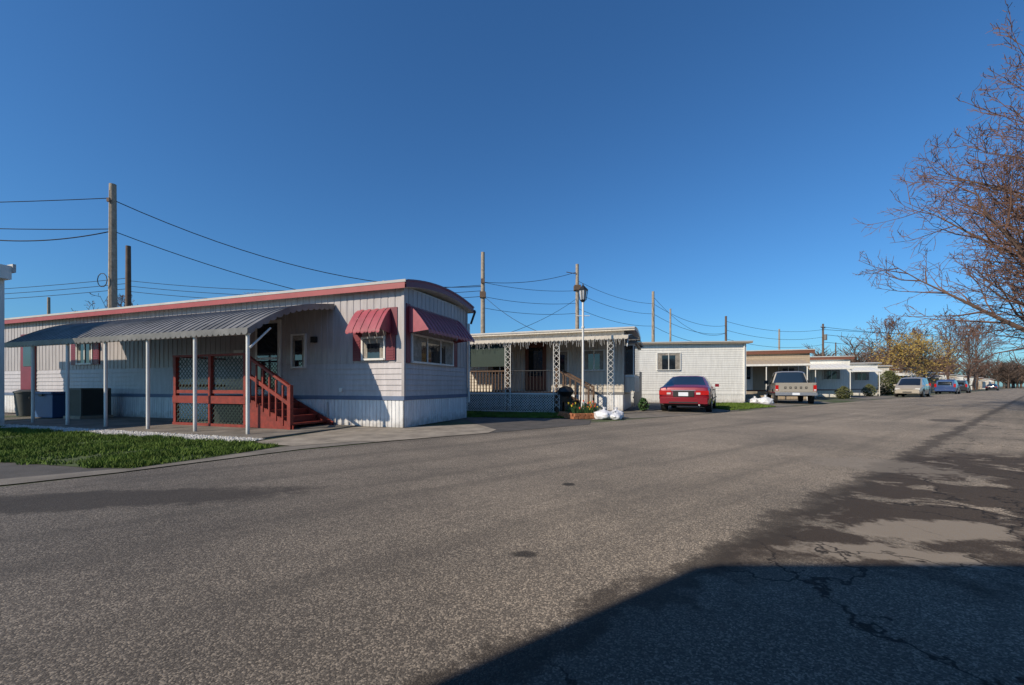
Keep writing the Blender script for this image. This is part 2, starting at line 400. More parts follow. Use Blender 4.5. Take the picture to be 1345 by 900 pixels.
# ================= HOME 2
L2,W2,H2=15.0,3.9,3.15
h2=empty('mobile_home',(4.35,16.7,0),A0)
shell(h2,L2,W2,H2,upper='cream',lower='cream',stripe='greymetal')
roof_arch(h2,'roof',L2,W2,H2,.2,.45,.12,'cream','roof',.12)
S2=Face((0,0),(-1,0),(0,-1)); F2=Face((0,0),(0,1),(1,0))
mb=MB(); mb.box(.03,.42,.3,W2-.3,.75,1.35,'cream'); mb.box(.03,.40,.35,W2-.35,1.36,2.68,'white'); mb.box(.03,.5,.25,W2-.25,2.68,2.78,'greymetal')
mb.box(.401,.43,.42,1.5,1.45,2.6,'glass'); mb.box(.401,.43,1.65,W2-.45,1.45,2.6,'glass'); mb.box(.05,.35,.335,.349,1.45,2.6,'glass')
mb.build('front_bay_window',h2)
window(S2,h2,'side_window',.75,1.5,1.65,2.4,mull=1)
small_awning(F2,h2,'end_awning',.2,W2-.2,3.1,2.75,.6,'greymetal')
mb=MB(); S2.box(mb,3.1,4.0,.02,.07,.8,2.8,'brown'); S2.box(mb,3.25,3.85,.07,.085,1.4,2.6,'glass'); mb.build('entrance_door',h2)
window(S2,h2,'porch_window',4.6,5.7,1.5,2.4,mull=1)
window(S2,h2,'door_side_window',2.2,2.8,1.6,2.4,mull=0)
patio_awning(h2,'porch_awning',-7.6,.35,2.0,2.98,2.72,'cream',[],bow=.03,endval=False,scallop=True)
mb=MB()
for x in (-.25,-2.2,-4.1,-5.9):
    for dx in (-.11,.11): mb.tube((x+dx,-1.93,.02),(x+dx,-1.93,2.7),.014,.014,'white',6)
    z=.2
    while z<2.6:
        mb.tube((x-.11,-1.93,z),(x+.11,-1.93,z+.2),.009,.009,'white',5); mb.tube((x+.11,-1.93,z),(x-.11,-1.93,z+.2),.009,.009,'white',5); z+=.2
mb.build('iron_posts',h2)
mb=MB(); mb.box(-6.8,-2.25,-1.85,-.03,.68,.76,'wood')
for i in range(34):
    x=-6.75+i*.13
    if x<-4.15 : mb.box(x,x+.035,-1.83,-1.79,.76,1.55,'wood')
    elif x<-2.3: mb.tube((x,-1.81,.76),(x,-1.81,1.55),.01,.01,'black',5)
mb.box(-6.8,-4.1,-1.86,-1.76,1.55,1.6,'wood'); mb.tube((-4.1,-1.81,1.57),(-2.3,-1.81,1.57),.018,.018,'black',6)
for x in (-6.8,-4.2): mb.box(x,x+.09,-1.87,-1.78,.02,1.7,'wood')
for i in range(4):
    x=-2.25+i*.27; z=.76-(i+1)*.155; mb.box(x,x+.3,-1.7,-.6,z-.04,z,'wood')
for y in (-1.72,-.58):
    mb.bar((-2.25,y,1.6),(-1.05,y,.95),.05,.07,'wood'); mb.bar((-2.25,y,.66),(-1.05,y,.05),.04,.2,'wood'); mb.box(-1.1,-1.02,y-.04,y+.04,.02,1.0,'wood'); mb.box(-2.28,-2.2,y-.04,y+.04,.02,1.65,'wood')
    for i in range(6):
        t=(i+.5)/6; mb.bar((-2.25+1.2*t,y,.75-.6*t),(-2.25+1.2*t,y,1.58-.62*t),.03,.03,'wood')
mb.build('porch_deck',h2)
mb=MB(); lattice(mb,-6.75,-2.3,-1.88,.06,.68,'white',.1,.022); mb.box(-6.8,-2.25,-1.9,-1.87,.02,.06,'white'); mb.box(-6.8,-2.25,-1.9,-1.87,.68,.74,'white')
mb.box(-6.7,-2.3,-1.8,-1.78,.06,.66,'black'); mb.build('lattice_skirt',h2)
mb=MB(); mb.box(-6.75,-4.15,-1.82,-1.80,1.75,2.62,'dkgreen'); mb.build('shade_screen',h2)
mb=MB()
x=-7.4
while x<.3:
    l=random.uniform(.05,.3); mb.tube((x,-2.05,2.66),(x+random.uniform(-.03,.03),-2.05,2.66-l),.006,.005,'white',4); x+=.07
mb.build('icicle_lights',h2)
mb=MB(); mb.box(-1.9,-.1,-.5,-.03,.0,.04,'concrete'); mb.build('door_slab',h2)

# ================= HOME 3
h3=empty('mobile_home',(13.3,24.3,0),-R(7))
shell(h3,12,4.0,3.4,skirt='white',lower='white',upper='white',stripe='white',zs=.5,uplap=True)
roof_arch(h3,'roof',12,4.0,3.42,.25,.3,.06,'tan','roof',.12)
S3=Face((0,0),(-1,0),(0,-1))
window(S3,h3,'side_window',3.6,4.85,1.95,2.9,mull=1)
mb=MB(); mb.tube((-.08,-.06,.1),(-.08,-.06,3.4),.04,.04,'white',8); mb.build('downspout',h3)
mb=MB(); S3.box(mb,2.4,2.5,.03,.1,.9,1.3,'greymetal'); mb.build('meter_box',h3)

def generic(org,ang,L,W,H,wall,trim,awn=True,awk='tan',seed=0,fa='white'):
    rnd=random.Random(seed)
    e=empty('mobile_home',(*org,0),ang)
    shell(e,L,W,H,skirt=wall,lower=wall,upper=wall,stripe=trim,zs=.6,uplap=rnd.random()<.5)
    roof_arch(e,'roof',L,W,H,.2,.3,.12,trim,'roof',.28 if trim=='brown' else .14)
    S=Face((0,0),(-1,0),(0,-1));F=Face((0,0),(0,1),(1,0))
    window(S,e,'side_window',.7,1.9,1.6,2.4,mull=1); window(F,e,'front_window',.6,W-.6,1.5,2.4,mull=2)
    window(S,e,'rear_window',6.2,7.2,1.6,2.4,mull=1)
    mb=MB(); S.box(mb,3.6,4.5,.02,.06,.7,2.65,fa); S.box(mb,3.75,4.35,.06,.07,1.5,2.5,'glass'); mb.build('entrance_door',e)
    mb=MB()
    for i in range(3): mb.box(-4.7,-3.4,-.35-.28*(i+1),-.03 if i==0 else -.352-.28*i,.0,.6-.2*i,'concrete')
    mb.build('steps',e)
    if awn: patio_awning(e,'patio_awning',-8,-.6,2.6,2.95,2.45,awk,[-.8,-3.2,-5.6,-7.8],scallop=False,bow=.08,endval=False,rib=.4)
    else: small_awning(F,e,'front_awning',.4,W-.4,3.0,2.4,.5,awk)
    return e
generic((21.4,30.7),A0,14,4.0,3.35,'tan','brown',True,'tan',1)
generic((29.2,36.9),A0,14,3.8,3.3,'white','brown',True,'white',2)
generic((37.0,43.2),A0,13,3.8,3.2,'white','greymetal',True,'white',3)
generic((45.5,51.5),A0,14,3.8,3.3,'cream','tan',False,'greymetal',4)
cols=['white','cream','tan','white','cream','white','tan']
for i in range(14):
    s=i+1
    generic((46+9.4*s,51.5+7.55*s),A0,13,3.8,3.2,cols[i%7],['brown','greymetal','white'][i%3],i%2==0,['white','tan','greymetal'][i%3],10+i)

hb=empty('mobile_home',(-3.97,-1.31,0),math.pi)
shell(hb,22,4.2,3.98,upper='cream',lower='cream')
mb=MB(); mb.box(-22.0,0,0,4.2,4.045,4.1,'roof'); mb.build('roof',hb)
SB=Face((0,0),(-1,0),(0,-1))
for a in (2,7,13): window(SB,hb,'window',a,a+1.3,1.5,2.4)

# ------------------------------------------------------------------ GROUND
def sheet(name,pts,z,m):
    me=bpy.data.meshes.new(name); me.from_pydata([(x,y,z) for x,y in pts],[],[tuple(range(len(pts)))])
    me.materials.append(m if not isinstance(m,str) else M[m]); me.update()
    o=bpy.data.objects.new(name,me); scene.collection.objects.link(o); return o
SD=Vector((.7802,.6255)); SN=Vector((-.6255,.7802))
SP=Vector((1.35,2.63))
def sp(a,b): v=SP+SD*a+SN*b; return (v.x,v.y)
m=bpy.data.materials.new('ground_dirt_grass'); m.use_nodes=True; N=m.node_tree.nodes; L=m.node_tree.links; b=N['Principled BSDF']; b.inputs['Roughness'].default_value=.95
g=N.new('ShaderNodeNewGeometry'); n1=N.new('ShaderNodeTexNoise'); n1.inputs['Scale'].default_value=.35; n1.inputs['Detail'].default_value=6
L.new(g.outputs['Position'],n1.inputs['Vector']); r=N.new('ShaderNodeValToRGB'); e0,e1=r.color_ramp.elements; e0.position=.42; e1.position=.6
e0.color=(.13,.11,.09,1); e1.color=(.055,.08,.02,1); L.new(n1.outputs['Fac'],r.inputs['Fac']); L.new(r.outputs['Color'],b.inputs['Base Color'])
sheet('ground',[(-900,-900),(900,-900),(900,900),(-900,900)],0,m)

def asphalt():
    m=bpy.data.materials.new('old_asphalt'); m.use_nodes=True; N=m.node_tree.nodes; L=m.node_tree.links; b=N['Principled BSDF']
    b.inputs['Roughness'].default_value=.9; b.inputs['Specular IOR Level'].default_value=.3; b.inputs['Diffuse Roughness'].default_value=.6
    g=N.new('ShaderNodeNewGeometry'); P=g.outputs['Position']
    def noise(sc,det=4,rough=.6,vec=P,dist=0):
        n=N.new('ShaderNodeTexNoise'); n.inputs['Scale'].default_value=sc; n.inputs['Detail'].default_value=det; n.inputs['Roughness'].default_value=rough; n.inputs['Distortion'].default_value=dist
        L.new(vec,n.inputs['Vector']); return n
    def math_(op,a,b_=None,c=None):
        n=N.new('ShaderNodeMath'); n.operation=op
        for i,x in enumerate((a,b_,c)):
            if x is None: continue
            if isinstance(x,(int,float)): n.inputs[i].default_value=x
            else: L.new(x,n.inputs[i])
        return n.outputs[0]
    def ss(x,lo,hi):
        n=N.new('ShaderNodeMapRange'); n.interpolation_type='SMOOTHSTEP'; n.inputs['From Min'].default_value=lo; n.inputs['From Max'].default_value=hi
        L.new(x,n.inputs['Value']); return n.outputs[0]
    def dot(v,o=(0,0)):
        n=N.new('ShaderNodeVectorMath'); n.operation='SUBTRACT'; L.new(P,n.inputs[0]); n.inputs[1].default_value=(o[0],o[1],0)
        d=N.new('ShaderNodeVectorMath'); d.operation='DOT_PRODUCT'; L.new(n.outputs[0],d.inputs[0]); d.inputs[1].default_value=(v[0],v[1],0); return d.outputs['Value']
    def mix(f,a,b_):
        n=N.new('ShaderNodeMix'); n.data_type='RGBA'; L.new(f,n.inputs[0])
        for i,x in ((6,a),(7,b_)):
            if isinstance(x,tuple): n.inputs[i].default_value=(*x,1)
            else: L.new(x,n.inputs[i])
        return n.outputs[2]
    wob=noise(1.6,4,.65); wb=math_('SUBTRACT',wob.outputs['Fac'],.5)
    wob2=noise(9,4,.7); wb2=math_('SUBTRACT',wob2.outputs['Fac'],.5)
    w=math_('ADD',math_('MULTIPLY',wb,.9),math_('MULTIPLY',wb2,.5))
    v=N.new('ShaderNodeTexVoronoi'); v.inputs['Scale'].default_value=150; L.new(P,v.inputs['Vector'])
    sep=N.new('ShaderNodeSeparateColor'); L.new(v.outputs['Color'],sep.inputs[0])
    agr=N.new('ShaderNodeValToRGB'); e=agr.color_ramp.elements; e[0].color=(.080,.070,.061,1); e[1].color=(.36,.31,.255,1); e[1].position=1.0
    k=agr.color_ramp.elements.new(.65); k.color=(.155,.136,.117,1); L.new(sep.outputs[0],agr.inputs['Fac'])
    big=noise(.45,5,.6); bg=N.new('ShaderNodeValToRGB'); bg.color_ramp.elements[0].position=.3; bg.color_ramp.elements[0].color=(.70,.70,.70,1); bg.color_ramp.elements[1].position=.7; bg.color_ramp.elements[1].color=(1.28,1.25,1.2,1)
    L.new(big.outputs['Fac'],bg.inputs['Fac'])
    mul=N.new('ShaderNodeMix'); mul.data_type='RGBA'; mul.blend_type='MULTIPLY'; mul.inputs[0].default_value=1; L.new(agr.outputs[0],mul.inputs[6]); L.new(bg.outputs[0],mul.inputs[7])
    col=mul.outputs[2]
    dS=dot(tuple(SN),tuple(SP)); aS=dot(tuple(SD),tuple(SP))
    mp=N.new('ShaderNodeCombineXYZ'); L.new(math_('MULTIPLY',aS,.06),mp.inputs[0]); L.new(math_('MULTIPLY',dS,1.3),mp.inputs[1])
    st=noise(1.2,4,.6,mp.outputs[0]); sf=ss(st.outputs['Fac'],.45,.66)
    col=mix(math_('MULTIPLY',sf,.5),col,(.075,.066,.057))
    mot=noise(5,4,.7); mf=ss(mot.outputs['Fac'],.5,.68)
    col=mix(math_('MULTIPLY',mf,.3),col,(.075,.066,.058))
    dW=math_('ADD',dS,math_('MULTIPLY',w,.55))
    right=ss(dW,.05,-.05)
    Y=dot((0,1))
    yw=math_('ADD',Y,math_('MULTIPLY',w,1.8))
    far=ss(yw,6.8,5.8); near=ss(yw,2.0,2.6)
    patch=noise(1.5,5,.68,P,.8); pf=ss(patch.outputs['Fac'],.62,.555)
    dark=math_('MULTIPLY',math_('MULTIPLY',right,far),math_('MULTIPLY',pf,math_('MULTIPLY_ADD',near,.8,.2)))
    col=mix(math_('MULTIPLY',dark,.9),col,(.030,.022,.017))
    seam=ss(math_('ABSOLUTE',math_('ADD',dS,math_('MULTIPLY',w,.6))),.16,.05)
    col=mix(math_('MULTIPLY',seam,.75),col,(.034,.028,.023))
    def stain(cx,cy,rx,ry,ang,f,c=(.040,.034,.030),wa=.7):
        nonlocal col
        ca,sa=math.cos(ang),math.sin(ang)
        a=math_('DIVIDE',dot((ca,sa),(cx,cy)),rx); bb=math_('DIVIDE',dot((-sa,ca),(cx,cy)),ry)
        d=math_('ADD',math_('SQRT',math_('ADD',math_('MULTIPLY',a,a),math_('MULTIPLY',bb,bb))),math_('MULTIPLY',w,wa))
        col=mix(math_('MULTIPLY',ss(d,1.15,.75),f),col,c)
    stain(-3.6,3.75,1.8,.36,.18,.75,wa=1.3)
    stain(.58,4.32,.07,.07,0,.9,(.02,.018,.016),2.0)
    stain(.08,2.52,.08,.05,0,.8,(.02,.018,.016),2.6)
    stain(12.5,12.3,.7,.4,.7,.75,wa=1.2)
    stain(2.95,2.95,.75,.22,.1,.85,(.19,.165,.14),2.6)
    stain(2.2,2.55,.5,.18,-.2,.85,(.19,.165,.14),2.6)
    stain(4.6,5.4,.6,.8,.5,.6,(.17,.15,.13),2.4)
    wv=N.new('ShaderNodeVectorMath'); wv.operation='MULTIPLY_ADD'; L.new(wob.outputs['Color'],wv.inputs[0]); wv.inputs[1].default_value=(.9,.9,.9); L.new(P,wv.inputs[2])
    cr=N.new('ShaderNodeTexVoronoi'); cr.feature='DISTANCE_TO_EDGE'; cr.inputs['Scale'].default_value=.95
    wv2=N.new('ShaderNodeVectorMath'); wv2.operation='MULTIPLY_ADD'; L.new(wob2.outputs['Color'],wv2.inputs[0]); wv2.inputs[1].default_value=(.14,.14,.14); L.new(wv.outputs[0],wv2.inputs[2]); L.new(wv2.outputs[0],cr.inputs['Vector'])
    cf=ss(cr.outputs['Distance'],.018,.004)
    cmask=math_('MULTIPLY',cf,math_('MULTIPLY',ss(dS,.1,-.3),ss(big.outputs['Fac'],.38,.46)))
    col=mix(math_('MULTIPLY',cmask,.9),col,(.010,.008,.007))
    L.new(col,b.inputs['Base Color'])
    h=math_('MULTIPLY',v.outputs['Distance'],-1.0)
    bp=N.new('ShaderNodeBump'); bp.inputs['Strength'].default_value=.6; bp.inputs['Distance'].default_value=.0035; L.new(h,bp.inputs['Height']); L.new(bp.outputs[0],b.inputs['Normal'])
    return m
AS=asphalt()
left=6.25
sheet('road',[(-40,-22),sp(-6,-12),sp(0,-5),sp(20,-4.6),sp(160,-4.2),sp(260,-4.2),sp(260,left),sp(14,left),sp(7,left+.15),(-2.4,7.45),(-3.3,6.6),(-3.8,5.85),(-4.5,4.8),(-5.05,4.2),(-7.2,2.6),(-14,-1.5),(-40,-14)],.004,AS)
sheet('concrete_kerb_strip',[(-14,-1.4),(-7.2,2.7),(-5.05,4.28),(-4.5,4.88),(-3.8,5.93),(-3.3,6.68),(-2.4,7.53),(-2.75,7.65),(-3.75,6.95),(-4.15,6.0),(-4.6,5.15),(-5.4,4.55),(-7.6,3.1),(-14.4,-1.0)],.012,'concdark')
sheet('gravel_verge',[(-14.4,-1.0),(-7.6,3.1),(-5.4,4.55),(-4.6,5.15),(-5.1,5.2),(-6.86,5.6),(-9.0,6.1),(-16,8.2),(-20,4)],.009,'drive')
lawn1=[(-3.75,6.95),(-4.45,7.35),(-6.5,8.05),(-12.96,10.4),(-16.5,11.6),(-17,8.2),(-9.0,6.1),(-6.86,5.6),(-5.1,5.15),(-4.55,5.1),(-4.15,5.9)]
sheet('lawn',lawn1,.014,'turf')
def hl(x,y): v=HM@Vector((x,y,0)); return (v.x,v.y)
sheet('gravel_border',[hl(-1.2,-3.15),hl(-11.4,-3.15),hl(-11.4,-2.66),hl(-1.2,-2.66)],.018,'gravel')
mb=MB()
for i in range(4200):
    x,y=hl(random.uniform(-11.4,-1.15),random.uniform(-3.22,-2.67)); s=random.uniform(.012,.032); a=random.uniform(0,1.5)
    pts=[(x+s*math.cos(a+q*1.571),y+s*.8*math.sin(a+q*1.571),.018) for q in range(4)]; top=(x+s*.2,y,.018+s*.9)
    for q in range(4): mb.poly([pts[q],pts[(q+1)%4],top],'gravel')
mb.build('white_pebbles')
sheet('concrete_driveway',[(-2.75,7.6),(-2.4,7.5),(-.5,8.95),(-.35,9.6),(-.9,11.0),(-2.3,10.4),hl(-1.25,-.05),hl(-1.05,-3.05),(-4.2,7.25),(-3.6,7.0)],.016,'concrete')
sheet('asphalt_driveway',[(-.5,8.95),(2.0,11.0),(2.3,12.4),(1.2,13.0),(-1.1,13.4),(-1.6,13.2),(-.9,11.0),(-.35,9.6)],.010,'drive')
lawn2=[(-1.5,13.3),(-1.0,13.5),(1.3,13.1),(2.0,13.2),(2.6,14.6),(.5,15.4),(-3.2,16.7),(-4.0,16.2)]
sheet('lawn',lawn2,.014,'turf')
sheet('parking_pad',[(2.3,12.4),(5.5,14.0),(9.3,17.4),(11.5,23.6),(5,25),(4.9,16.6),(2.9,14.4)],.009,'concdark')
lawn3=[(8.8,17.2),(12.6,20.3),(13.3,23.8),(9.6,24.2),(9.0,21)]
sheet('lawn',lawn3,.014,'turf')
sheet('parking_pad',[(12.9,20.5),(19.5,25.8),(20.5,30.5),(14.2,32.5),(13.6,24)],.009,'concdark')
sheet('parking_pad',[(26,31.2),(36,39.1),(36.5,43),(30,45),(29.5,38)],.009,'concdark')
def inpoly(x,y,P):
    c=False;j=len(P)-1
    for i in range(len(P)):
        if (P[i][1]>y)!=(P[j][1]>y) and x<(P[j][0]-P[i][0])*(y-P[i][1])/(P[j][1]-P[i][1])+P[i][0]: c=not c
        j=i
    return c
def blades(name,P,n,hmin,hmax,w=.006):
    v=[];f=[];xs=[p[0] for p in P];ys=[p[1] for p in P];c=0
    while c<n:
        x=random.uniform(min(xs),max(xs));y=random.uniform(min(ys),max(ys))
        d=mn.noise((x*1.3,y*1.3,0))+.5*mn.noise((x*4,y*4,3))
        if random.random()>.75+.8*d: continue
        jx=mn.noise((x*3,y*3,5))*.14
        if not inpoly(x+jx,y+jx,P): continue
        c+=1
        h=random.uniform(hmin,hmax)*(1+.6*d);a=random.uniform(0,6.28);ww=w*(.7+random.random());dx,dy=math.cos(a)*ww,math.sin(a)*ww
        lx,ly=random.gauss(0,.4)*h,random.gauss(0,.4)*h
        i=len(v);v+=[(x-dx,y-dy,.012),(x+dx,y+dy,.012),(x+lx,y+ly,.012+h)];f.append((i,i+1,i+2))
    me=bpy.data.meshes.new(name);me.from_pydata(v,[],f);me.materials.append(M['grass']);me.update()
    o=bpy.data.objects.new(name,me);scene.collection.objects.link(o)
blades('grass',lawn1,80000,.03,.07,.0065)
blades('grass',lawn2,13000,.03,.08,.010)
blades('grass',lawn3,9000,.04,.09,.014)

# ------------------------------------------------------------------ POLES & WIRES
def pole(x,y,h,r=.14,k='pole',arm=None,gear=False):
    e=empty('utility_pole',(x,y,0)); mb=MB(); mb.tube((0,0,0),(0,0,h),r*1.15,r*.8,k,12); mb.build('shaft',e,smooth=40)
    if arm:
        mb=MB(); c,s=math.cos(arm),math.sin(arm); mb.bar((-c*.8,-s*.8,h-.6),(c*.8,s*.8,h-.6),.1,.1,k)
        for t in (-.75,.75): mb.tube((c*t,s*t,h-.54),(c*t,s*t,h-.36),.05,.03,'greymetal',8)
        mb.build('crossarm',e)
    if gear:
        mb=MB(); mb.tube((.3,-.1,h-2.6),(.3,-.1,h-1.7),.24,.24,'greymetal',12); mb.build('transformer',e,smooth=40)
    return e
pA=(-20.6,22.0,11.4); pC=(-2.05,30,10.4); pD=(5.2,34,10.7)
e=pole(*pA,.19)
mb=MB()
for i in range(10):
    a=i/10*6.28;mb.tube((-.3+.25*math.cos(a),-.25,6.4+.35*math.sin(a)),(-.3+.25*math.cos(a+.628),-.25,6.4+.35*math.sin(a+.628)),.02,.02,'wire',5)
mb.tube((.05,-.22,2),(.05,-.22,11),.015,.015,'wire',5); mb.box(-.06,.08,-.28,-.2,10.4,10.6,'darkpole'); mb.build('cable_coil',e)
pole(-28.8,32,11.5,.2,'darkpole'); pole(-56.5,52,11.8,.18)
e=pole(*pC,.16); mb=MB(); mb.box(-.2,.2,-.25,.25,7.2,7.6,'darkpole'); mb.box(-.12,.12,-.25,.25,8.2,8.5,'darkpole'); mb.build('equipment',e)
e=pole(*pD,.16,'pole'); mb=MB(); mb.tube((0,-.1,9.9),(-.9,-.3,10.0),.03,.03,'darkpole',6); mb.box(-.25,.25,-.3,.3,8.6,9.0,'darkpole'); mb.build('bracket',e)
poles=[(13.9,42,10.3),(29.1,58,10.5),(47,75,11),(49.6,68,10.9),(9.6,38,5.5),(82,108,12),(118,140,12)]
for i,(x,y,h) in enumerate(poles): pole(x,y,h,.16,'pole' if i%2==0 else 'darkpole',arm=.6 if i==3 else None,gear=i==3)
pole(15.6,42,8.6,.1,'pole')
mb=MB()
def wire(a,b,sag,r=.016,n=18):
    a=Vector(a);b=Vector(b);pr=a
    for i in range(1,n+1):
        t=i/n;p=a.lerp(b,t)-Vector((0,0,sag*4*t*(1-t)));mb.tube(pr,p,r,r,'wire',4,False);pr=p
wire((-20.6,22,10.6),pC[:2]+(8.0,),1.4,.022); wire((-20.6,22,9.0),(-4,30,5.9),.8,.02)
wire((-20.6,22,10.7),(-60,24,12.2),.6,.022); wire((-20.6,22,9.1),(-50,22,11.4),.7,.022); wire((-20.6,22,9.0),(-30,24,9.3),.3,.03)
for z in (7.9,7.5,7.1): wire((-28.8,32,z+1),(-2.05,30,z+.2),.6,.018); wire((-28.8,32,z+1.2),(-80,40,z+2.5),1,.02)
wire((-28.8,32,6.1),(-80,36,6.8),.4,.04)
wire((-2.05,30,8.3),(5.2,34,10.1),.35,.018)
for z in (8.6,7.6,6.8): wire((-2.05,30,z-.3),(5.2,34,z),.25,.015)
for z in (9.4,8.4,7.2): wire((5.2,34,z),(13.9,42,z-.3),.4,.016); wire((13.9,42,z-.3),(29.1,58,z-.2),.8,.02)
wire((13.9,42,9.8),(29.1,58,8.2),1.6,.02)
for z in (9.8,8.6,7.4): wire((29.1,58,z),(49.6,68,z+.2),.8,.022); wire((49.6,68,z+.6),(120,95,z+3),1.2,.03)
wire((49.6,68,10),(110,75,11),1.0,.03); wire((5.2,34,8.0),(-2.5,24,3.4),.5,.014); wire((-2.05,30,7.4),(3.0,22,3.3),.5,.014)
mb.build('power_lines')

# ------------------------------------------------------------------ LAMP POST, FLOWER BED, BAGS
lp=empty('street_lamp',(2.33,14.0,0)); mb=MB()
mb.tube((0,0,0),(0,0,.5),.07,.06,'white',12); mb.tube((0,0,.5),(0,0,3.75),.04,.033,'white',12); mb.tube((0,0,2.9),(0,0,2.95),.055,.055,'white',12)
mb.tube((-.22,0,3.3),(.22,0,3.3),.014,.014,'white',6); mb.build('post',lp,smooth=40)
mb=MB()
mb.tube((0,0,3.75),(0,0,3.82),.05,.11,'black',6); mb.tube((0,0,4.14),(0,0,4.3),.18,.03,'black',6); mb.tube((0,0,4.3),(0,0,4.36),.02,.02,'black',6)
for i in range(6):
    a=i*math.pi/3; mb.tube((.105*math.cos(a),.105*math.sin(a),3.82),(.16*math.cos(a),.16*math.sin(a),4.14),.012,.012,'black',5)
mb.tube((0,0,3.825),(0,0,4.135),.09,.14,'lens_clear',6); mb.build('lantern',lp)
fb=empty('flower_bed',(2.25,13.35,0),R(20)); mb=MB()
mb.box(-.55,.55,-.42,.42,.01,.13,'soil')
for i in range(7):
    for k in range(2):
        for (x0,y0,lx,ly) in ((-.66+i*.19,-.55,.17,.1),(-.66+i*.19,.45,.17,.1)):
            o=.05 if k else 0; mb.box(x0+o,x0+o+lx,y0,y0+ly,.012+k*.085,.092+k*.085,'brick')
for i in range(5):
    for k in range(2):
        for x0 in (-.66,.56): mb.box(x0,x0+.1,-.43+i*.175,-.27+i*.175,.012+k*.085,.092+k*.085,'brick')
mb.build('brick_edging',fb,bevel=.008)
mb=MB()
for i in range(260):
    x,y=random.uniform(-.5,.5),random.uniform(-.36,.36);h=random.uniform(.12,.38);a=random.uniform(0,6.28);l=.12
    mb.poly([(x-.012,y,.12),(x+.012,y,.12),(x+l*math.cos(a)+.004,y+l*math.sin(a),.12+h),(x+l*math.cos(a),y+l*math.sin(a),.12+h)],'leafy')
    if i%12==0:
        c=(x+l*math.cos(a),y+l*math.sin(a),.13+h);k='petal' if i%24 else 'petaly'
        mb.tube(c,(c[0],c[1],c[2]+.06),.015,.028,k,6)
mb.build('tulips',fb)
def bag(x,y,s,seed,rz=0):
    e=empty('trash_bag',(x,y,.015),rz); bm=bmesh.new(); bmesh.ops.create_icosphere(bm,subdivisions=4,radius=1)
    for v in bm.verts:
        c=v.co.copy(); n=mn.noise(c*1.6+Vector((seed,0,0)))*.28+mn.noise(c*5+Vector((0,seed,0)))*.12+abs(mn.noise(c*11))*.07
        c*=1+n; z=c.z
        if z>.45: f=max(.14,1-(z-.45)*1.5); c.x*=f;c.y*=f
        c.z=max(-.62,c.z)+.62; v.co=Vector((c.x*s,c.y*s*.85,c.z*s*.62))
    for f in bm.faces: f.smooth=True
    me=bpy.data.meshes.new('bag_body'); bm.to_mesh(me); me.materials.append(M['bag']); o=bpy.data.objects.new('bag_body',me); scene.collection.objects.link(o); o.parent=e
    mb=MB(); mb.tube((0,0,s*.9),(.02,.01,s*1.15),.02,.07,'bag',7); mb.build('knot',e)
bag(2.75,12.75,.30,1); bag(3.2,13.1,.27,4,1); bag(3.05,12.6,.2,9,2); bag(13.9,23.4,.42,3); bag(14.0,24.6,.33,6)
g=empty('barbecue_grill',(1.9,15.1,0)); mb=MB()
for x,y in ((-.2,-.2),(.2,-.2),(.2,.2),(-.2,.2)): mb.tube((x,y,0),(x*.7,y*.7,.7),.015,.015,'black',6)
mb.tube((0,0,.62),(0,0,.8),.18,.3,'black',16); mb.tube((0,0,.8),(0,0,.93),.3,.22,'black',16); mb.tube((0,0,.93),(0,0,1.0),.22,.05,'black',16); mb.build('kettle',g,smooth=40)
def shrub(x,y,r,h,k='leafy',n=900,name='shrub'):
    e=empty(name,(x,y,0)); mb=MB()
    for i in range(10):
        a=random.uniform(0,6.28); mb.tube((0,0,0),(r*.6*math.cos(a),r*.6*math.sin(a),h*.7),.02,.006,'bark',4)
    mb.build('stems',e); mb=MB()
    for i in range(n):
        a=random.uniform(0,6.28);t=random.random();rr=r*math.sqrt(random.random())*math.sin(math.pi*(.15+.8*t));z=h*t
        p=Vector((rr*math.cos(a),rr*math.sin(a),z+.05));d=Vector([random.gauss(0,1) for _ in range(3)]).normalized();q=d.orthogonal().normalized();s=random.uniform(.03,.07)*(1+r)
        mb.poly([p-d*s-q*s*.4,p+q*s*.5,p+d*s,p-q*s*.5],k)
    mb.build('leaves',e)
shrub(25.5,32.8,.6,.9,'olive'); shrub(33.5,40,.6,1.1,'olive'); shrub(5.2,16.9,.22,.45,n=300); shrub(41.5,47,1.3,2.6,'olive',2500)
fe=empty('wooden_fence',(5.9,20.6,0),R(65)); mb=MB()
for i in range(16): mb.box(i*.16,i*.16+.14,0,.02,.05,1.75,'greymetal')
mb.box(0,2.6,.021,.06,.4,.48,'wood'); mb.box(0,2.6,.021,.06,1.4,1.48,'wood'); mb.build('pickets',fe)

